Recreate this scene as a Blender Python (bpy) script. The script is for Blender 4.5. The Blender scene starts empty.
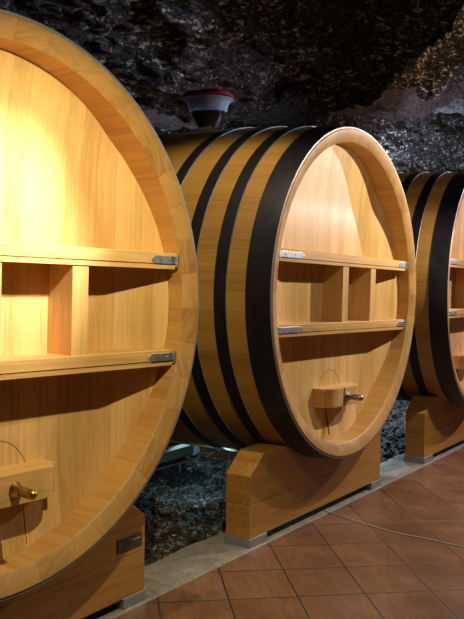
import bpy, bmesh, math, random
from mathutils import Vector, Matrix, noise
random.seed(7)
sc = bpy.context.scene
C = sc.collection
PI = math.pi
R = 1.1                      # nominal radius of a cask face, metres

# ------------------------------------------------------------------ render look
sc.view_settings.view_transform = 'Standard'
sc.view_settings.look = 'None'
sc.view_settings.gamma = 1
sc.view_settings.use_curve_mapping = False
sc.view_settings.exposure = 0.0
w = bpy.data.worlds.new('world'); sc.world = w; w.use_nodes = True
w.node_tree.nodes['Background'].inputs[0].default_value = (0.10, 0.10, 0.13, 1)
w.node_tree.nodes['Background'].inputs[1].default_value = 0.12

# ------------------------------------------------------------------ camera
F, TH, PITCH, ROLL = 847.5, 0.608, 0.053, 0.011
CAM = Vector((-4.674*R, -2.35*R, 1.5415*R))
s_, c_ = math.sin(TH), math.cos(TH)
cp, sp, cr, sr = math.cos(PITCH), math.sin(PITCH), math.cos(ROLL), math.sin(ROLL)
def lvl(a, b, d): return Vector((a*s_ + d*c_, -a*c_ + d*s_, b))
def ray(u, v):
    x, y = (u-232)/F, -(v-309.33)/F
    x, y = x*cr - y*sr, x*sr + y*cr
    return lvl(x, y*cp - sp, cp + y*sp)
e_r = lvl(cr, sr*cp, sr*sp); e_u = lvl(-sr, cr*cp, cr*sp); e_f = lvl(0, -sp, cp)
cam = bpy.data.cameras.new('camera'); co = bpy.data.objects.new('camera', cam); C.objects.link(co)
m = Matrix.Identity(4)
for i in range(3):
    m[i][0], m[i][1], m[i][2], m[i][3] = e_r[i], e_u[i], -e_f[i], CAM[i]
co.matrix_world = m
cam.sensor_fit = 'HORIZONTAL'; cam.sensor_width = 36; cam.lens = F/464*36
cam.clip_start = 0.05
sc.camera = co

# ------------------------------------------------------------------ node helper
class N:
    def __init__(s, name):
        s.m = bpy.data.materials.new(name); s.m.use_nodes = True
        s.t = s.m.node_tree; s.b = s.t.nodes['Principled BSDF']
    def n(s, typ, **kw):
        o = s.t.nodes.new(typ)
        for k, v in kw.items():
            if k.startswith('i_'):
                key = k[2:]; key = int(key) if key.isdigit() else key.replace('_', ' ')
                s.set(o, key, v)
            else: setattr(o, k, v)
        return o
    def set(s, o, key, v):
        if isinstance(v, bpy.types.NodeSocket): s.t.links.new(v, o.inputs[key])
        else: o.inputs[key].default_value = v
    def math(s, op, a, b=0.0, c=0.0, clamp=False):
        o = s.t.nodes.new('ShaderNodeMath'); o.operation = op; o.use_clamp = clamp
        for i, v in enumerate((a, b, c)): s.set(o, i, v)
        return o.outputs[0]
    def xyz(s, v):
        o = s.n('ShaderNodeSeparateXYZ'); s.set(o, 0, v); return o.outputs
    def comb(s, x, y, z):
        o = s.n('ShaderNodeCombineXYZ'); s.set(o, 0, x); s.set(o, 1, y); s.set(o, 2, z); return o.outputs[0]
    def noise(s, v, scale, detail=3, rough=.55, dist=0):
        o = s.n('ShaderNodeTexNoise'); s.set(o, 'Vector', v)
        o.inputs['Scale'].default_value = scale; o.inputs['Detail'].default_value = detail
        o.inputs['Roughness'].default_value = rough; o.inputs['Distortion'].default_value = dist
        return o.outputs[0]
    def white(s, v):
        o = s.n('ShaderNodeTexWhiteNoise', noise_dimensions='1D'); s.set(o, 'W', v); return o.outputs[0]
    def ramp(s, f, stops):
        o = s.n('ShaderNodeValToRGB'); s.set(o, 0, f); e = o.color_ramp.elements
        while len(e) < len(stops): e.new(.5)
        for q, (p, c) in zip(e, stops): q.position = p; q.color = (*c, 1) if len(c) == 3 else c
        return o.outputs[0]
    def mix(s, f, a, b, blend='MIX'):
        o = s.n('ShaderNodeMix', data_type='RGBA', blend_type=blend)
        s.set(o, 0, f)
        for i, v in ((6, a), (7, b)):
            s.set(o, i, (*v, 1) if isinstance(v, tuple) and len(v) == 3 else v)
        return o.outputs[2]
    def bump(s, h, strength=.3, dist=.01):
        o = s.n('ShaderNodeBump'); s.set(o, 'Height', h); o.inputs['Strength'].default_value = strength
        o.inputs['Distance'].default_value = dist
        s.t.links.new(o.outputs[0], s.b.inputs['Normal'])
    def done(s, col, rough=.45, metal=0.0, spec=.5):
        s.set(s.b, 'Base Color', (*col, 1) if isinstance(col, tuple) else col)
        s.set(s.b, 'Roughness', rough); s.set(s.b, 'Metallic', metal)
        s.b.inputs['Specular IOR Level'].default_value = spec
        return s.m

def wood(name, base, dark, mode, plank=.13, rough=.4, vary=.35, grain=1.0, seam=.6, knots=False):
    """mode: head (vertical boards), stave (boards round the barrel axis Y), chime (end grain ring), x / z (grain direction)"""
    k = N(name)
    tc = k.n('ShaderNodeTexCoord').outputs['Object']
    x, y, z = k.xyz(tc)
    if mode == 'stave':
        r = math.hypot
        a = k.math('ARCTAN2', z, x)
        u = k.math('MULTIPLY', a, 58/(2*PI)); along = y; across = k.math('MULTIPLY', a, 1.1)
    elif mode == 'chime':
        a = k.math('ARCTAN2', z, x)
        u = k.math('MULTIPLY', a, 40/(2*PI)); 
        rad = k.math('SQRT', k.math('ADD', k.math('MULTIPLY', x, x), k.math('MULTIPLY', z, z)))
        along = k.math('MULTIPLY', a, 1.05); across = rad
    elif mode == 'head':
        u = k.math('DIVIDE', x, plank); along = z; across = x
    elif mode == 'x':
        u = k.math('DIVIDE', z, plank); along = x; across = z
    else:
        u = k.math('DIVIDE', x, plank); along = z; across = x
    cell = k.math('FLOOR', u); rnd = k.white(cell)
    rnd2 = k.white(k.math('ADD', cell, 37.7))
    fr = k.math('FRACT', u)
    edge = k.math('MINIMUM', fr, k.math('SUBTRACT', 1.0, fr))
    off = k.math('MULTIPLY', rnd, 31.0)
    other = y if mode != 'stave' else 0.0
    if mode == 'chime':
        # every stave end shows tilted growth arcs
        tilt = k.math('MULTIPLY', k.math('SUBTRACT', rnd2, .5), 2.2)
        g = k.math('ADD', k.math('MULTIPLY', along, k.math('ADD', .6, tilt)), across)
        v = k.comb(k.math('ADD', k.math('MULTIPLY', along, 5.0), off), k.math('MULTIPLY', y, 6.0), k.math('MULTIPLY', g, 30.0))
        n1 = k.noise(v, 1.3, 4, .6, 1.0)
        v2 = k.comb(k.math('ADD', k.math('MULTIPLY', along, 3.0), off), 0.0, k.math('MULTIPLY', across, 5.0))
        n2 = k.noise(v2, 1.5, 2)
    else:
        v = k.comb(k.math('MULTIPLY', across, 70.0*grain), k.math('ADD', off, k.math('MULTIPLY', other, 40.0) if mode != 'stave' else off), k.math('MULTIPLY', along, 2.2*grain))
        n1 = k.noise(v, 1.0, 5, .65, .6)
        v2 = k.comb(k.math('MULTIPLY', across, 9.0), off, k.math('MULTIPLY', along, .9))
        n2 = k.noise(v2, 1.0, 3, .5, 1.2)
    f = k.math('ADD', k.math('MULTIPLY', n1, .55), k.math('MULTIPLY', n2, .45))
    f = k.math('ADD', f, k.math('MULTIPLY', k.math('SUBTRACT', rnd2, .5), vary))
    col = k.ramp(f, [(.30, dark), (.50, base), (.72, tuple(min(1, q*1.22) for q in base))])
    col = k.mix(k.math('MULTIPLY', rnd, vary), col, tuple(b*q for b, q in zip(base, (1.05, .88, .7))))
    if knots:
        vo = k.n('ShaderNodeTexVoronoi'); vo.inputs['Scale'].default_value = 1.7
        k.set(vo, 'Vector', k.comb(along, 0.0, k.math('MULTIPLY', across, 1.8)))
        kf = k.ramp(vo.outputs['Distance'], [(.02, (1, 1, 1)), (.09, (0, 0, 0))])
        col = k.mix(k.math('MULTIPLY', kf, .7), col, tuple(q*.35 for q in dark))
    sf = k.ramp(edge, [(0.0, (1, 1, 1)), (.035, (0, 0, 0))])
    col = k.mix(k.math('MULTIPLY', sf, seam), col, tuple(q*.5 for q in dark))
    k.bump(k.math('SUBTRACT', k.math('MULTIPLY', n1, .25), sf), .18, .004)
    return k.done(col, k.math('ADD', rough, k.math('MULTIPLY', n1, .18)))

OAK = (.66, .40, .145); OAKD = (.42, .21, .055)
M = {}
M['head'] = wood('oak_head', (.70, .46, .20), (.54, .32, .11), 'head', .105, .28, .30, 1, .22)
M['chime'] = wood('oak_chime', (.46, .26, .09), (.29, .14, .04), 'chime', rough=.38, vary=.22, seam=.12)
M['wall'] = wood('oak_chime_wall', (.56, .31, .09), (.42, .20, .045), 'stave', rough=.4, vary=.15, seam=.15)
M['stave'] = wood('oak_stave', (.46, .25, .06), (.34, .165, .035), 'stave', rough=.32, vary=.14, seam=.15)
M['shelf'] = wood('oak_shelf', (.68, .42, .165), (.50, .27, .08), 'x', .5, .35, .15, 1, 0)
M['divider'] = wood('oak_divider', (.66, .40, .15), (.48, .25, .07), 'z', .9, .35, .1, 1, 0)
M['bar'] = wood('oak_bar', (.66, .39, .15), (.46, .24, .07), 'x', .6, .35, .15, .9, 0)
M['stand'] = wood('oak_stand', (.43, .215, .048), (.25, .10, .018), 'x', .7, .36, .3, .45, 0, True)

def metal(name, col, rough, metal=1.0, n=.15, scale=30):
    k = N(name); tc = k.n('ShaderNodeTexCoord').outputs['Object']
    q = k.noise(tc, scale, 4)
    c = k.mix(q, tuple(v*(1-n*2) for v in col), tuple(min(1, v*(1+n*2)) for v in col))
    k.bump(q, .08, .003)
    return k.done(c, k.math('ADD', rough, k.math('MULTIPLY', q, .15)), metal)
M['hoop'] = metal('blackened_hoop', (.020, .019, .030), .38, .35, .3, 9)
M['hoop_edge'] = metal('raw_hoop_edge', (.30, .29, .33), .45, .6)
M['zinc'] = metal('zinc_plate', (.60, .62, .72), .32, .9)
M['shoe'] = metal('galvanised_shoe', (.40, .41, .47), .45, .7)
M['screw'] = metal('screw_steel', (.75, .75, .78), .25)
M['brass'] = metal('aged_brass', (.50, .34, .13), .3)
M['tap_grey_lit'] = metal('tap_metal_grey_lit', (.33, .30, .34), .33)  # tap metal with the light's grey-purple cast put into its colour
M['plate'] = metal('dark_name_plate', (.10, .075, .06), .4, .5)
M['plate_ink'] = N('plate_ink').done((.42, .36, .28), .5)
k = N('near_black'); M['dark'] = k.done((.02, .012, .006), .8)
k = N('cable_sheath'); M['cable'] = k.done((.60, .59, .62), .45)
k = N('red_lid'); M['lid'] = k.done((.22, .006, .018), .45)
k = N('wine'); k.b.inputs['Transmission Weight'].default_value = .0; M['wine'] = k.done((.012, .003, .010), .08)
k = N('clear_glass'); k.b.inputs['Transmission Weight'].default_value = 1.0; k.b.inputs['IOR'].default_value = 1.35
M['glass'] = k.done((.93, .96, 1.0), .02)
k = N('blue_lit_glass'); k.b.inputs['Transmission Weight'].default_value = .66; k.b.inputs['IOR'].default_value = 1.3  # upper bowl glass, cold light put into a bluish, part-opaque colour
M['lit_glass'] = k.done((.55, .72, 1.0), .08)
k = N('olive_paint'); M['olive'] = k.done((.10, .10, .06), .5)
k = N('pale_paint'); M['pale'] = k.done((.55, .72, .85), .5)

# rock
def rock_mat(name, a, b, hi, scale=1.0, cells=13.0, cellmix=.7, flat=1.5):
    k = N(name); tc0 = k.n('ShaderNodeTexCoord').outputs['Object']
    mp = k.n('ShaderNodeMapping'); k.set(mp, 'Vector', tc0); mp.inputs['Scale'].default_value = (1, 1, flat)
    tc = mp.outputs[0]
    n1 = k.noise(tc, 1.1*scale, 5, .6); n2 = k.noise(tc, 7*scale, 6, .7, .6); n3 = k.noise(tc, 30*scale, 4, .65)
    wv = k.n('ShaderNodeVectorMath', operation='ADD')
    nz = k.n('ShaderNodeTexNoise'); k.set(nz, 'Vector', tc); nz.inputs['Scale'].default_value = 6
    sc3 = k.n('ShaderNodeVectorMath', operation='SCALE'); k.set(sc3, 0, nz.outputs['Color']); sc3.inputs['Scale'].default_value = .10
    k.set(wv, 0, tc); k.set(wv, 1, sc3.outputs[0])
    vo = k.n('ShaderNodeTexVoronoi'); vo.inputs['Scale'].default_value = cells*scale; k.set(vo, 'Vector', wv.outputs[0])
    vo2 = k.n('ShaderNodeTexVoronoi'); vo2.inputs['Scale'].default_value = cells*2.3*scale; k.set(vo2, 'Vector', wv.outputs[0])
    vs = k.xyz(vo.outputs['Color'])[0]; vs2 = k.xyz(vo2.outputs['Color'])[1]
    f = k.math('ADD', k.math('MULTIPLY', n2, .55), k.math('MULTIPLY', n3, .45))
    col = k.ramp(f, [(.36, a), (.62, b)])
    cellv = k.math('ADD', k.math('MULTIPLY', vs, .6), k.math('MULTIPLY', vs2, .4))
    cf = k.math('MULTIPLY', k.ramp(cellv, [(.60, (0, 0, 0)), (.76, (1, 1, 1))]), k.ramp(n2, [(.42, (0, 0, 0)), (.60, (1, 1, 1))]))
    cf = k.math('MULTIPLY', cf, k.ramp(n1, [(.35, (.15, .15, .15)), (.60, (1, 1, 1))]))
    col = k.mix(k.math('MULTIPLY', cf, cellmix), col, hi)
    h = k.math('ADD', k.math('MULTIPLY', n2, 1.3), k.math('ADD', k.math('MULTIPLY', n3, .5), k.math('MULTIPLY', vo.outputs['Distance'], -.6)))
    h = k.math('ADD', h, k.math('MULTIPLY', vs, .35))
    k.bump(h, 1.0, .07)
    return k.done(col, k.math('ADD', .35, k.math('MULTIPLY', n3, .45)))
M['rock'] = rock_mat('cave_rock', (.004, .004, .004), (.060, .050, .045), (.95, .88, .78), 1.0, 18, 1.0)
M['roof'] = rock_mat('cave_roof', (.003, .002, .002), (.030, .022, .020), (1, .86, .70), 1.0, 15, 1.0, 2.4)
M['ledge'] = rock_mat('pale_ledge_rock', (.018, .015, .016), (.24, .215, .23), (.012, .010, .010), 1.3, 12, 1.0, 3.0)
M['gravel'] = rock_mat('damp_gravel', (.006, .006, .005), (.13, .115, .095), (.85, .85, .80), 2.2, 12, .9, 1.0)

# stone kerb
k = N('kerb_stone'); tc = k.n('ShaderNodeTexCoord').outputs['Object']
n1 = k.noise(tc, 7, 6, .7); n2 = k.noise(tc, 45, 4, .6)
col = k.ramp(k.math('ADD', k.math('MULTIPLY', n1, .6), k.math('MULTIPLY', n2, .4)), [(.35, (.15, .13, .12)), (.65, (.36, .33, .31))])
k.bump(k.math('ADD', n1, k.math('MULTIPLY', n2, .5)), .6, .02)
M['kerb'] = k.done(col, .42)

# terracotta tiles laid on the diagonal
k = N('terracotta_tiles'); tc = k.n('ShaderNodeTexCoord').outputs['Object']
x, y, z = k.xyz(tc)
A = math.radians(42.5); LA, LB = .390, .356
dx = k.math('SUBTRACT', x, -.677); dy = k.math('SUBTRACT', y, -.703)
ta = k.math('DIVIDE', k.math('ADD', k.math('MULTIPLY', dx, math.cos(A)), k.math('MULTIPLY', dy, math.sin(A))), LA)
tb = k.math('DIVIDE', k.math('ADD', k.math('MULTIPLY', dx, math.sin(A)), k.math('MULTIPLY', dy, -math.cos(A))), LB)
def ed(t):
    f = k.math('FRACT', t); return k.math('MINIMUM', f, k.math('SUBTRACT', 1.0, f))
e = k.math('MINIMUM', ed(ta), ed(tb))
wob = k.math('MULTIPLY', k.math('SUBTRACT', k.noise(tc, 14, 3), .5), .010)
grout = k.ramp(k.math('ADD', e, wob), [(.008, (1, 1, 1)), (.016, (0, 0, 0))])
rnd = k.white(k.math('ADD', k.math('MULTIPLY', k.math('FLOOR', ta), 7.31), k.math('MULTIPLY', k.math('FLOOR', tb), 3.77)))
sv = k.comb(k.math('MULTIPLY', ta, 1.6), k.math('ADD', k.math('MULTIPLY', tb, 9.0), k.math('MULTIPLY', rnd, 9.0)), rnd)
n1 = k.noise(sv, 1.0, 5, .6, 1.5); n2 = k.noise(tc, 3.0, 4)
col = k.ramp(k.math('ADD', k.math('ADD', k.math('MULTIPLY', n1, .5), k.math('MULTIPLY', n2, .5)), k.math('MULTIPLY', k.math('SUBTRACT', rnd, .5), .12)),
             [(.32, (.125, .055, .030)), (.52, (.195, .094, .053)), (.70, (.29, .155, .095))])
gcol = k.mix(k.ramp(k.noise(tc, 1.1, 2), [(.52, (0, 0, 0)), (.62, (1, 1, 1))]), (.018, .012, .010), (.10, .085, .08))
col = k.mix(grout, col, gcol)
k.bump(k.math('SUBTRACT', k.math('MULTIPLY', n1, .25), grout), .5, .006)
M['tile'] = k.done(col, k.math('ADD', .26, k.math('MULTIPLY', k.math('ADD', n2, grout), .18)))

# ------------------------------------------------------------------ mesh helpers
def obj(name, bm, mats, parent=None, smooth=False, bevel=0, loc=None):
    me = bpy.data.meshes.new(name)
    bmesh.ops.recalc_face_normals(bm, faces=bm.faces[:])
    bm.to_mesh(me); bm.free()
    o = bpy.data.objects.new(name, me); C.objects.link(o)
    for mm in (mats if isinstance(mats, (list, tuple)) else [mats]): me.materials.append(mm)
    if smooth:
        for p in me.polygons: p.use_smooth = True
        me.set_sharp_from_angle(angle=math.radians(35))
    if bevel:
        b = o.modifiers.new('bevel', 'BEVEL'); b.width = bevel; b.segments = 2; b.limit_method = 'ANGLE'; b.angle_limit = .6
    if parent: o.parent = parent
    if loc: o.location = loc
    return o
def tag(o, label, cat, group=None):
    o['label'] = label
    if cat: o['category'] = cat
    if group: o['group'] = group
    return o
def struct(o, label=None):
    o['kind'] = 'structure'
    if label: o['label'] = label
    return o
def empty(name, loc, rot=(0, 0, 0)):
    o = bpy.data.objects.new(name, None); C.objects.link(o); o.location = loc; o.rotation_euler = rot
    o.empty_display_size = .1
    return o
def box(bm, x0, x1, y0, y1, z0, z1):
    v = [bm.verts.new((x, y, z)) for x in (x0, x1) for y in (y0, y1) for z in (z0, z1)]
    for f in ((0, 1, 3, 2), (4, 6, 7, 5), (0, 4, 5, 1), (2, 3, 7, 6), (0, 2, 6, 4), (1, 5, 7, 3)):
        bm.faces.new([v[i] for i in f])
    return v
def prism(bm, pts, axis, a0, a1):
    """extrude a polygon: axis 'x' -> pts are (y,z); 'y' -> (x,z); 'z' -> (x,y)"""
    def mk(p, a):
        return {'x': (a, p[0], p[1]), 'y': (p[0], a, p[1]), 'z': (p[0], p[1], a)}[axis]
    A_ = [bm.verts.new(mk(p, a0)) for p in pts]; B_ = [bm.verts.new(mk(p, a1)) for p in pts]
    bm.faces.new(A_); bm.faces.new(B_[::-1]); n = len(pts)
    for i in range(n): bm.faces.new((A_[i], A_[(i+1) % n], B_[(i+1) % n], B_[i]))
def lathe(bm, prof, seg=128, axis='y', closed=False, mats=None, center=(0, 0, 0)):
    """prof: (r, t) pairs; t along the axis"""
    rings = []
    for r, t in prof:
        ring = []
        for i in range(seg):
            a = 2*PI*i/seg
            if axis == 'y': p = (r*math.cos(a), t, r*math.sin(a))
            else: p = (r*math.cos(a), r*math.sin(a), t)
            ring.append(bm.verts.new((p[0]+center[0], p[1]+center[1], p[2]+center[2])) if r > 1e-6 or not ring else ring[0])
        rings.append(ring)
    n = len(prof)
    for j in range(n if closed else n-1):
        A_, B_ = rings[j], rings[(j+1) % n]
        for i in range(seg):
            q = [A_[i], A_[(i+1) % seg], B_[(i+1) % seg], B_[i]]
            u = []
            for v in q:
                if v not in u: u.append(v)
            if len(u) >= 3:
                try:
                    f = bm.faces.new(u)
                    if mats: f.material_index = mats[j]
                except ValueError: pass
def tube(bm, pts, r, seg=8):
    rings = []
    for i, p in enumerate(pts):
        p = Vector(p); t = (Vector(pts[min(i+1, len(pts)-1)]) - Vector(pts[max(i-1, 0)])).normalized()
        a = t.cross(Vector((0, 0, 1))) if abs(t.z) < .95 else t.cross(Vector((1, 0, 0)))
        a.normalize(); b = t.cross(a)
        rings.append([bm.verts.new(p + (a*math.cos(2*PI*k/seg) + b*math.sin(2*PI*k/seg))*r) for k in range(seg)])
    for A_, B_ in zip(rings, rings[1:]):
        for k in range(seg): bm.faces.new((A_[k], A_[(k+1) % seg], B_[(k+1) % seg], B_[k]))
    bm.faces.new(rings[0]); bm.faces.new(rings[-1][::-1])

# ------------------------------------------------------------------ casks
LEN = 2.30
BULGE = .062
def prof_r(s):                                 # outer radius / R at depth s
    return 1.0 + BULGE*(1 - ((s-LEN/2)/(LEN/2))**2)
def head_s(x, z):                              # head dished inwards
    t = (abs(x)-.60)/.31
    t = 0 if t < -.06 else ((t+.06)**2/.24 if t < .06 else t)
    return max(.094, .180 - .084*min(1, t) - .055*(max(0, abs(z)-.52)/.39)**1.5)
HOOPS = [(.002, .150), (.262, .340), (.462, .538), (.695, .771), (1.529, 1.605), (1.762, 1.838), (1.960, 2.038), (2.150, 2.296)]

def cask(X, rad, yaw, lean, label, tapm, bar_u, dark_strip, plates, Z=1.3715*R):
    q = rad
    root = empty('wine_cask', (X, 0, Z), (0, lean, yaw))
    tag(root, label, 'barrel', 'giant oak wine casks lying in a row')
    # stave body
    bm = bmesh.new()
    prof = [(.93, .03), (.985, .006)] + [(prof_r(s), s) for s in [i*LEN/24 for i in range(25)]] + [(.9, LEN-.02), (.9, LEN-.10), (0, LEN-.14)]
    prof[2] = (.997, .004)
    lathe(bm, [(r*q, s*q) for r, s in prof], 160)
    obj('stave_body', bm, M['stave'], root, True)
    # end-grain ring and its inner wall
    bm = bmesh.new()
    pr = [(.985, .03), (.996, .003), (.990, -.003), (.922, .016), (.917, .022)]
    lathe(bm, [(r*q, s*q) for r, s in pr], 160)
    obj('chime', bm, M['chime'], root, True)
    bm = bmesh.new()
    lathe(bm, [(.9172*q, .0215*q), (.911*q, .196*q), (.925*q, .20*q)], 160)
    obj('chime_wall', bm, M['wall'], root, True)
    # head
    bm = bmesh.new()
    lathe(bm, [(.9125*i/30*q, 0) for i in range(31)][::-1], 160)
    for v in bm.verts: v.co.y = head_s(v.co.x/q, v.co.z/q)*q
    obj('head', bm, M['head'], root, True)
    # hoops
    for a, b in HOOPS:
        bm = bmesh.new(); t = .006; e = .0022
        n = 5; ss = [a + (b-a)*i/n for i in range(n+1)]
        pr = [(prof_r(a)-.012, a), (prof_r(a)+t-.0022, a), (prof_r(a)+t, a+e)] + [(prof_r(s)+t, s) for s in ss[1:-1]] + [(prof_r(b)+t, b-e), (prof_r(b)+t-.0022, b), (prof_r(b)-.012, b)]
        mt = [1, 1] + [0]*(len(pr)-5) + [1, 1]
        mt = [1, 1] + [0]*(len(pr)-5) + [1, 1, 0]
        lathe(bm, [(r*q, s*q) for r, s in pr], 160, mats=mt)
        obj('hoop', bm, [M['hoop'], M['hoop_edge']], root, True)
    # shelves with their end brackets
    for zc in (.200, -.209):
        zt, zb = zc+.034, zc-.034
        ue = math.sqrt(.915**2-(abs(zc)+.03)**2) - .006
        yf = .034
        pts = [(yf, zt-.004), (yf+.004, zt), (.19, zt), (.19, zb+.006), (yf+.01, zb+.006), (yf+.008, zb), (yf+.003, zb), (yf+.002, zb+.017), (yf+.007, zb+.0185), (yf+.007, zb+.021), (yf, zb+.0225)]
        bm = bmesh.new(); prism(bm, [(y*q, z*q) for y, z in pts], 'x', -ue*q, ue*q)
        sh = obj('shelf', bm, M['shelf'], root)
        for sd, ln in ((-1, plates[0]), (1, plates[1])):
            bm = bmesh.new(); h = .0165; zm = zc+.004
            x0, x1 = sd*ue, sd*(ue-ln)
            tip = sd*ln*.10
            pl = [(x0, zm-h), (x1+tip, zm-h), (x1+tip*.75, zm-h*.55), (x1+tip*.2, zm-h*.4), (x1, zm), (x1+tip*.2, zm+h*.4), (x1+tip*.75, zm+h*.55), (x1+tip, zm+h), (x0, zm+h)]
            prism(bm, [(a*q, b*q) for a, b in pl], 'y', (yf-.0045)*q, (yf+.001)*q)
            # lip turned onto the chime
            xa, xb = sorted((sd*(ue+.001), sd*(ue+.009)))
            box(bm, xa*q, xb*q, (yf-.012)*q, (yf+.03)*q, (zm-h*1.7)*q, (zm+h*1.5)*q)
            br = obj('bracket', bm, M['zinc'], sh, bevel=.001)
            for fr in (.25, .62):
                bm = bmesh.new(); xs = sd*(ue-ln*fr)
                lathe(bm, [(0, -.003), (.0035, -.0025), (.005, 0), (.005, .002)], 12, center=(xs*1, (yf-.0045), zm))
                for v in bm.verts: v.co *= q
                obj('screw', bm, M['screw'], br, True)
    # dividers between the shelves
    for uc in (-.050, .352):
        bm = bmesh.new(); hw = .040
        pts = [(uc-hw, .042), (uc+hw, .042), (uc+hw, .19), (uc-hw, .19)]
        prism(bm, [(a*q, b*q) for a, b in pts], 'z', -.176*q, .168*q)
        obj('divider', bm, M['divider'], root, bevel=.002)
    # manhole seam: arch-topped door let into the head
    uc = bar_u + .02
    path = []
    for i in range(25):
        a = PI*i/24; path.append((uc+.15*math.cos(a), -.635+.15*math.sin(a)))
    path = [(uc+.15, -.72)] + path + [(uc-.15, -.72)]
    bm = bmesh.new()
    pts = []
    for a, b in zip(path, path[1:]):
        for t in (0, .34, .67): pts.append((a[0]+(b[0]-a[0])*t, a[1]+(b[1]-a[1])*t))
    pts.append(path[-1])
    tube(bm, [(x*q, (head_s(x, z)+.0001)*q, z*q) for x, z in pts], .0013*q, 6)
    us, wd = (bar_u-.055, .0042) if dark_strip else (bar_u+.14, .0014)  # dark vertical line down the head below the bar
    tube(bm, [(us*q, (head_s(us, z)+.0001)*q, z*q) for z in (-.68, -.72, -.76, -.80, -.84, -.86, -.88)], wd*q, 6)
    obj('manhole_seam_and_line', bm, M['dark'], root, True)
    # clamp bar: thick middle, coved shoulders, thin ends
    z0, z1 = -.697, -.583
    L2 = .228
    yb, yf, yt = .178, .050, .104
    half = [(.125, yf)] + [(.125+.012, yf+.002)] + [(.137+.065*math.sin(t*PI/2/5), yf+.004+(yt-yf-.008)*(1-math.cos(t*PI/2/5))) for t in range(1, 6)] + [(L2-.005, yt-.004), (L2, yt), (L2, yb)]
    pts = [(uc+a, b) for a, b in half][::1] + [(uc-a, b) for a, b in half[::-1]]
    bm = bmesh.new(); prism(bm, [(a*q, b*q) for a, b in pts], 'z', z0*q, z1*q)
    cb = obj('clamp_bar', bm, M['bar'], root, bevel=.002)
    if dark_strip:
        bm = bmesh.new(); box(bm, (uc-.055)*q, (uc-.040)*q, (yf-.0015)*q, (yf+.01)*q, (z0+.002)*q, (z1-.001)*q)  # dark strip on the bar front, left of the tap
        obj('dark_strip', bm, M['dark'], cb)
    # tap
    uz = -.640
    tp = empty('tap', (uc*q, yf*q, uz*q)); tp.parent = root
    tp.rotation_euler = (.03, 0, 0)
    bm = bmesh.new()
    lathe(bm, [(0, .004), (.030, .003), (.031, -.004), (.026, -.012), (.020, -.022), (.017, -.030), (.0, -.031)], 32)
    for v in bm.verts: v.co *= q
    obj('flange', bm, M[tapm], tp, True)
    bm = bmesh.new()
    lathe(bm, [(.0, -.028), (.0155, -.028), (.0165, -.04), (.0185, -.045), (.0185, -.088), (.016, -.098), (.009, -.105), (0, -.107)], 32)
    for v in bm.verts: v.co *= q
    obj('spout', bm, M[tapm], tp, True)
    return root

casks = []
B3X, B3R, B3Y = 2.53, 1.05, .098
casks.append(cask(-2.664*R, 1.034*R, -.047, .028, 'largest cask, cut off by the left edge of the photo, with a brass tap', 'brass', .055, False, (.28, .15)))
casks.append(cask(.028, 1.0*R, .022, .031, 'whole oak cask in the middle of the row with shelves, a tap tinted grey for the light, and black hoops', 'tap_grey_lit', .02, True, (.28, .12)))
BULGE = .035
casks.append(cask(B3X, B3R, B3Y, .028, 'farthest cask, at the right edge of the photo, its pinkish face mostly cut off', 'tap_grey_lit', .02, True, (.28, .12), 1.50))

# ------------------------------------------------------------------ stands
def stand(X, rad, uL, uR, label, plate=False, nb=.165, d=.175, chamf=True):
    root = empty('cask_stand', (X, nb, 0))
    tag(root, label, 'barrel stand', 'oak stands carrying the casks')
    zc = 1.3715*R; cx = 0
    if X > 2: zc = 1.50; rad = B3R
    rr = max(prof_r(nb/R), prof_r((nb+d)/R))*rad + .004
    sh, split = .046*R, .235*R
    cx = (B3X-X) if X > 2 else (.028 if abs(X) < .1 else 0)
    def arc(x): return zc - math.sqrt(max(0, rr*rr - (x-cx)**2))
    xt_l, xt_r = (uL+.135)*R, (uR-.135)*R
    top = .503*R; cz = .396*R
    # x where the saddle arc meets the flat top
    xm = math.sqrt(rr*rr-(zc-top)**2)
    xl = max(cx-xm, xt_l); xr = min(cx+xm, xt_r)
    up = [(uL*R, split+.0015), (uL*R, cz), (xt_l, top), (xl-.001, top if xl > xt_l+.002 else arc(xl))]
    n = 40
    for i in range(1, n): 
        x = xl + (xr-xl)*i/n; up.append((x, arc(x)))
    up += [(xr+.001, top if xr < xt_r-.002 else arc(xr)), (xt_r, top), (uR*R, cz), (uR*R, split+.0015)]
    bm = bmesh.new(); prism(bm, up, 'y', 0, d)
    obj('upper_beam', bm, M['stand'], root, bevel=.004)
    bm = bmesh.new(); box(bm, uL*R+.001, uR*R-.001, .001, d-.001, sh, split)
    lb = obj('lower_beam', bm, M['stand'], root, bevel=.003)
    for a, b in ((uL*R-.004, (uL+.17)*R), ((uR-.15)*R, uR*R+.004)):
        bm = bmesh.new(); box(bm, a, b, -.006, d+.006, .0015, sh+.002)
        obj('steel_foot', bm, M['shoe'], root, bevel=.002)
    if plate:
        bm = bmesh.new(); box(bm, (uR-.185)*R, (uR-.025)*R, -.004, .001, .262*R, .325*R)
        p = obj('name_plate', bm, M['plate'], root, bevel=.001)
        # worn raised line of lettering, too small to read
        bm = bmesh.new(); x = (uR-.10)*R
        for wd in (.012, .018, .009, .014):
            box(bm, x, x+wd, -.0052, -.003, .300*R, .306*R); x += wd+.005
        obj('lettering', bm, M['plate_ink'], p)
    return root
stand(-2.664*R, 1.034*R, -.95, .905, 'oak stand under the largest cask at bottom left, with a small dark metal plate', True)
stand(0, 1.0*R, -.893, .765, 'oak stand under the middle cask, its chamfered left end facing the camera')
stand(2.517*R, 1.052*R, -.95, .90, 'oak stand under the farthest cask at the right edge, pinkish light on its corner')
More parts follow.
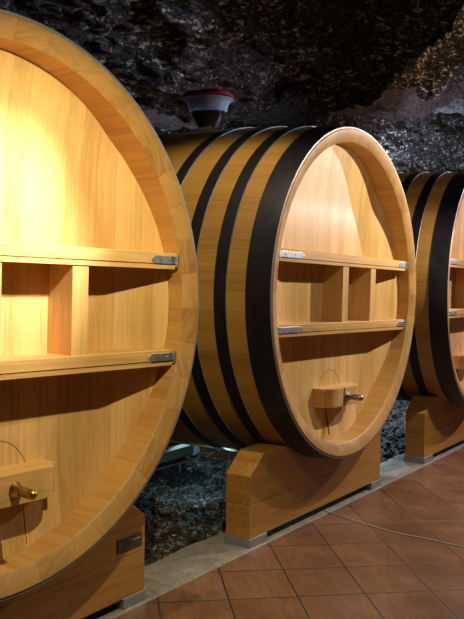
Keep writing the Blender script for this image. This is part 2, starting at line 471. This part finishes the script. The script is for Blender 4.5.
for X, rad, lb in ((-2.664*R, 1.034*R, 'dark rear stand behind the largest cask at left'), (0, R, 'dark rear stand under the back of the middle cask'), (2.517*R, 1.052*R, 'dark rear stand under the back of the farthest cask')):
    stand(X, rad, -.9, .85, lb, False, 1.98*R)

# ------------------------------------------------------------------ glass topping-up bowls on the casks
def bowl(ci, rad, label):
    global BULGE
    BULGE = .062 if ci == 1 else .035
    c = casks[ci]
    # top of the cask at mid length, in the world
    bpy.context.view_layer.update()
    s = 1.12
    p = c.matrix_world @ Vector((0, s*rad, 0)); p.z += prof_r(s)*rad
    root = empty('glass_topping_bowl', (p.x, p.y, p.z-.008))
    tag(root, label, 'bowl', 'glass bowls on top of the casks')
    bm = bmesh.new()
    out = [(0.0, .040), (.020, .040), (.020, .0), (.028, .0), (.030, .040), (.072, .046), (.090, .060), (.122, .110), (.141, .160), (.154, .215), (.176, .240), (.192, .250),
           (.190, .255), (.172, .246), (.148, .218), (.135, .160), (.116, .112), (.085, .067), (.069, .052), (0, .048)]
    mt = [1 if 8 <= i <= 15 and not (i == 15) else 0 for i in range(len(out))]
    lathe(bm, out, 48, 'z', mats=mt)
    obj('bowl_glass', bm, [M['glass'], M['lit_glass']], root, True)
    bm = bmesh.new()
    lathe(bm, [(0, .0495), (.068, .0535), (.0835, .068), (.1145, .113), (.1325, .156), (0, .156)], 48, 'z')
    obj('wine', bm, M['wine'], root, True)
    bm = bmesh.new()
    lathe(bm, [(0, .16), (.012, .16), (.012, .27), (0, .27)], 16, 'z')
    obj('inner_tube', bm, M['glass'], root, True)
    bm = bmesh.new()
    lathe(bm, [(0, .262), (.172, .260), (.190, .263), (.196, .272), (.190, .284), (.165, .300), (.120, .312), (.06, .316), (0, .317)], 48, 'z')
    for v in bm.verts:
        a = math.atan2(v.co.y, v.co.x); v.co.z += .006*math.sin(3*a+1)*(v.co.xy.length/.19)
    obj('lid', bm, M['lid'], root, True)
    return root
bowl(1, R, 'glass bowl of dark red wine under a red lid, on top of the middle cask')
bowl(2, B3R, 'glass bowl on the farthest cask, only its red lid edge showing behind the middle cask')

# ------------------------------------------------------------------ floor, kerb, gravel
bm = bmesh.new(); box(bm, -9, 16, -7, .132, -.06, 0)
struct(obj('floor', bm, M['tile']), 'terracotta tile floor laid on the diagonal')
bm = bmesh.new()
nx = 420; ys = [.118, .130, .140, .20, .28, .36, .44, .478, .488, .49]
grid = []
for i in range(nx+1):
    x = -8 + 22*i/nx; row = []
    for j, yy in enumerate(ys):
        ed_ = .012*noise.noise(Vector((x*5, j*.01, 3))) if j < 3 else (.03*noise.noise(Vector((x*3, 9, 1))) if j > 6 else 0)
        zz = [-.05, -.006, .0005, .0008, .001, .001, .0008, .0, -.02, -.06][j] if 1 < j < 8 else [-.05, -.006, 0, 0, 0, 0, 0, 0, -.02, -.06][j]
        row.append(bm.verts.new((x, yy+ed_, zz)))
    grid.append(row)
for a, b in zip(grid, grid[1:]):
    for j in range(len(ys)-1): bm.faces.new((a[j], b[j], b[j+1], a[j+1]))
kb = obj('trim_1', bm, M['kerb'], smooth=True); struct(kb, 'grey stone kerb between the tiles and the gravel')

bm = bmesh.new(); nx, ny = 360, 110; grid = []
for i in range(nx+1):
    row = []
    for j in range(ny+1):
        x = -7 + 21*i/nx; y = .47 + 4.2*j/ny
        t = max(0, (y-.6))/4
        h = .035*noise.noise(Vector((x*1.7, y*1.7, 0))) + .022*noise.noise(Vector((x*9, y*9, 4))) + .014*noise.noise(Vector((x*27, y*27, 7)))
        k0 = min(1, (y-.47)/.25)
        row.append(bm.verts.new((x, y, -.035 + h*k0 + .02*t)))
    grid.append(row)
for a, b in zip(grid, grid[1:]):
    for j in range(ny): bm.faces.new((a[j], b[j], b[j+1], a[j+1]))
gb = obj('ground', bm, M['gravel'], smooth=True); struct(gb, 'damp dark gravel bed behind the kerb')

# loose stones: nobody could count them
bm = bmesh.new()
rnd = random.Random(3)
base = bmesh.new(); bmesh.ops.create_icosphere(base, subdivisions=1, radius=1)
bv = [v.co.copy() for v in base.verts]; bf = [[v.index for v in f.verts] for f in base.faces]; base.free()
for i in range(7000):
    x = rnd.uniform(-2.6, 9) if i % 3 else rnd.uniform(-2.2, .6); y = .55 + 3.0*rnd.random()**1.3
    if 2.0 < y < 2.55: continue
    r = rnd.uniform(.007, .024) * (1.7 if rnd.random() < .05 else 1)
    h = .035*noise.noise(Vector((x*1.7, y*1.7, 0))) + .022*noise.noise(Vector((x*9, y*9, 4)))
    k0 = min(1, (y-.47)/.25); z = -.035 + h*k0 + .02*max(0, y-.6)/4 + r*.3
    rot = Matrix.Rotation(rnd.uniform(0, 6), 3, 'Z') @ Matrix.Rotation(rnd.uniform(-.5, .5), 3, 'X')
    sc_ = Vector((r*rnd.uniform(.8, 1.5), r*rnd.uniform(.7, 1.1), r*rnd.uniform(.45, .8)))
    vs = [bm.verts.new(rot @ Vector((v.x*sc_.x, v.y*sc_.y, v.z*sc_.z))*rnd.uniform(.85, 1.1) + Vector((x, y, z))) for v in bv]
    for f in bf: bm.faces.new([vs[q] for q in f])
st = obj('loose_gravel', bm, M['gravel']); st['kind'] = 'stuff'
tag(st, 'loose dark gravel stones lying behind the kerb and under the casks', 'gravel')

# one larger stone seen between the stands
def floor_pt(u, v, z=0):
    q = ray(u, v); return CAM + q*((z-CAM.z)/q.z)
bm = bmesh.new(); bmesh.ops.create_icosphere(bm, subdivisions=3, radius=1)
for v in bm.verts:
    v.co *= 1 + .25*noise.noise(v.co*1.3)
    v.co = Vector((v.co.x*.050, v.co.y*.036, v.co.z*.026))
p = floor_pt(166, 513, -.02)
so = obj('rounded_stone', bm, N('brown_stone').done((.20, .15, .11), .6), smooth=True, loc=(p.x, p.y, -.006))
tag(so, 'smooth brownish stone lying on the gravel between the left and middle stands', 'stone')

# cable on the tiles
bm = bmesh.new()
pix = [(322, 509.5), (330, 513), (345, 518), (366, 524.5), (388, 531), (405, 535), (425, 538.8), (445, 543.2), (480, 551), (520, 562)]
pts = [floor_pt(u, v) for u, v in pix]; pts = [(p.x, p.y, .0036) for p in pts]
pp = []
for a, b, c2, d2 in zip([pts[0]]+pts[:-2], pts[:-1], pts[1:], pts[2:]+[pts[-1]]):
    for t in (0, .25, .5, .75):
        pp.append(tuple(.5*((2*b[i]) + (-a[i]+c2[i])*t + (2*a[i]-5*b[i]+4*c2[i]-d2[i])*t*t + (-a[i]+3*b[i]-3*c2[i]+d2[i])*t**3) for i in range(3)))
tube(bm, pp, .0034, 8)
tag(obj('cable', bm, M['cable'], smooth=True), 'thin grey cable lying across the tiles in front of the middle stand', 'cable')

# low rail with painted beam behind the left cask
def on_y(u, v, Y):
    q = ray(u, v); return CAM + q*((Y-CAM.y)/q.y)
a = on_y(150, 448, 1.75); b = on_y(189, 449, 1.75)
root = empty('low_floodlight', (b.x, 1.75, 0.0))
bm = bmesh.new(); box(bm, a.x-b.x, 0, -.05, .05, b.z-.035, b.z+.045)
obj('housing', bm, M['olive'], root, bevel=.006)
bm = bmesh.new(); prism(bm, [(0, b.z-.045), (.01, b.z+.05), (.06, b.z+.05), (.085, b.z+.03), (.07, b.z+.01), (.09, b.z-.02), (.06, b.z-.035)], 'y', -.055, .055)
obj('painted_end', bm, M['pale'], root, bevel=.004)
bm = bmesh.new(); tube(bm, [(a.x-b.x-.3, -.06, b.z-.065), (.02, -.06, b.z-.075), (.06, -.06, b.z-.068), (.09, -.06, b.z-.045)], .008, 8)
for xx in (-.2, .03): tube(bm, [(xx, -.06, b.z-.07), (xx, -.06, -.05)], .008, 8)
obj('support_rail', bm, M['zinc'], root, smooth=True)
tag(root, 'low olive fitting with pale blue end on a thin rail, behind the left cask', 'light fitting')

# ------------------------------------------------------------------ cave shell
def zl(x): return max(2.98, 3.0 + .163*(x-1)) + .06
def disp(p, amp=1.0):
    # layered, blocky rock
    q = Vector((p.x*.55, p.y*.6, p.z*1.3))
    d = .42*noise.noise(q) + .20*noise.noise(q*2.6+Vector((5, 1, 2)))
    d += .11*abs(noise.noise(q*6.0))*2 - .08
    c = noise.cell(Vector((p.x*2.1+noise.noise(q*4)*.8, p.y*2.1, p.z*5.0+noise.noise(q*3)*.8)))
    d += .07*c + .05*noise.noise(q*15) + .025*noise.noise(q*34)
    return d*amp
def shell(name, prof_fn, x0, x1, nx, nt, amp, label):
    bm = bmesh.new(); grid = []
    for i in range(nx+1):
        x = x0 + (x1-x0)*i/nx; row = []
        for j in range(nt+1):
            p, n = prof_fn(x, j/nt)
            p = p + n*disp(p, amp)
            row.append(bm.verts.new(p))
        grid.append(row)
    for a, b in zip(grid, grid[1:]):
        for j in range(nt): bm.faces.new((a[j], b[j], b[j+1], a[j+1]))
    o = obj(name, bm, M[{'ceiling': 'roof', 'trim_2': 'ledge'}.get(name, 'rock')]); struct(o, label)
    return o
def wall_prof(x, t):
    z = -.2 + t*(zl(x)+.55)
    return Vector((x, 3.95 + .25*(1-t), z)), Vector((0, -1, 0))
def line_prof(pts, ts):
    def fn(x, t):
        P = pts(x)
        for i in range(len(ts)-1):
            if t <= ts[i+1] + 1e-9:
                f = (t-ts[i])/(ts[i+1]-ts[i]); a, b = P[i], P[i+1]
                d = Vector((0, b[0]-a[0], b[1]-a[1])).normalized()
                return Vector((x, a[0]+(b[0]-a[0])*f, a[1]+(b[1]-a[1])*f)), Vector((0, -d.z, d.y))
    return fn
def band(x): return max(.05, min(.70, .26+.09*(x-6.5)))
ledge_prof = line_prof(lambda x: [(4.2, zl(x)+.12), (3.05, zl(x)+.02), (2.95, zl(x)+.05), (2.6, zl(x)+.05+band(x))], [0, .40, .46, 1])
ceil_prof = line_prof(lambda x: [(2.9, zl(x)+.02+band(x)), (2.35, zl(x)+band(x)), (1.7, zl(x)+.75+band(x)*.6), (.6, zl(x)+1.5), (-1.5, zl(x)+1.9), (-5, zl(x)+1.7), (-8, 0)], [0, .12, .30, .52, .75, .93, 1])
shell('wall_back', wall_prof, -6, 22, 620, 90, .75, 'rough cave rock wall behind the casks')
shell('trim_2', ledge_prof, -6, 22, 620, 40, .50, 'pale overhanging rock ledge above the casks')
shell('ceiling', ceil_prof, -8, 22, 640, 170, .75, 'rough dark cave rock ceiling')

# ------------------------------------------------------------------ lights
def spot(name, loc, target, power, col, size=math.radians(100), radius=.02, blend=.6):
    l = bpy.data.lights.new(name, 'SPOT'); l.energy = power; l.color = col; l.spot_size = size; l.spot_blend = blend; l.shadow_soft_size = radius
    o = bpy.data.objects.new(name, l); C.objects.link(o); o.location = loc
    o.rotation_euler = (Vector(target)-Vector(loc)).to_track_quat('-Z', 'Y').to_euler(); return o
def point(name, loc, power, col, radius=.05):
    l = bpy.data.lights.new(name, 'POINT'); l.energy = power; l.color = col; l.shadow_soft_size = radius
    o = bpy.data.objects.new(name, l); C.objects.link(o); o.location = loc; return o
Z0 = 1.509
W1 = (1, .80, .50)
spot('cask_spot', (-2.93+.15, -1.10, Z0+1.12), (-2.93+.05, .1, Z0-.35), 138, (1, .85, .47), math.radians(112))
spot('cask_spot', (-2.93+.20, -1.00, Z0+1.10), (-2.93+.10, .15, Z0+.32), 290, (1, .95, .84), math.radians(46), blend=1)
spot('crown_lamp', (2.1, -.2, 3.6), (.4, 1.15, 2.75), 170, (.58, .74, 1), math.radians(62))
spot('crown_lamp', (4.8, -.2, 3.6), (3.0, 1.1, 2.6), 150, (.80, .76, 1), math.radians(62))
spot('aisle_lamp', (-1.85, -.06, 3.6), (-1.0, .7, .7), 105, (1, .84, .52), math.radians(75))
spot('cask_spot', (-.55, -1.15, Z0+1.1), (-.1, .1, Z0-.4), 30, (1, .88, .66), math.radians(112))
spot('cask_spot', (1.35, -1.15, Z0+1.1), (.1, .1, Z0-.45), 165, (1, .90, .66), math.radians(122))
spot('cask_spot', (3.9, -1.15, Z0+1.1), (2.7, .1, Z0-.4), 260, (1, .80, .82), math.radians(118))
# cold lamps behind the casks, with unseen spots added for gravel and rock
point('rock_light', (.60, 2.5, .22), 16, (.50, .80, 1), .06)
spot('rock_light', (1.7, 2.7, 1.5), (2.2, 3.9, 3.1), 55, (.80, .88, 1), math.radians(95))
spot('rock_light', (0.2, 2.7, 2.0), (1.2, 3.9, 3.0), 40, (.85, .88, .95), math.radians(95))
spot('rock_light', (5.6, 2.9, 1.3), (4.6, 1.7, 0), 120, (.60, .85, 1), math.radians(80))
spot('gravel_fill', (-.45, .62, .40), (.0, 1.7, .0), 15, (.45, .85, 1), math.radians(74))  # unseen spot added behind the stand to light gravel and fitting
spot('gravel_fill', (1.3, 2.5, .75), (-.5, .8, 0), 20, (.50, .85, 1), math.radians(70))  # unseen cold spot added to light the gravel between stands
spot('rock_light', (.5, -1.6, 2.6), (2.2, 1.6, 4.2), 42, (1, .80, .62), math.radians(90))  # unseen warm fill added to bring out the ceiling rock
spot('rock_light', (8.2, 2.6, 1.8), (10.2, 3.9, 3.5), 900, (.60, .78, 1), math.radians(75))
spot('rock_light', (6.5, .4, 2.3), (9.3, 2.8, 4.65), 420, (.82, .74, .95), math.radians(60))  # unseen purplish spot added to light the pale ledge
spot('rock_light', (4.5, -.5, 3.0), (7.2, 1.2, 5.0), 380, (1, .66, .38), math.radians(80))  # unseen warm spot added for the rock at upper right
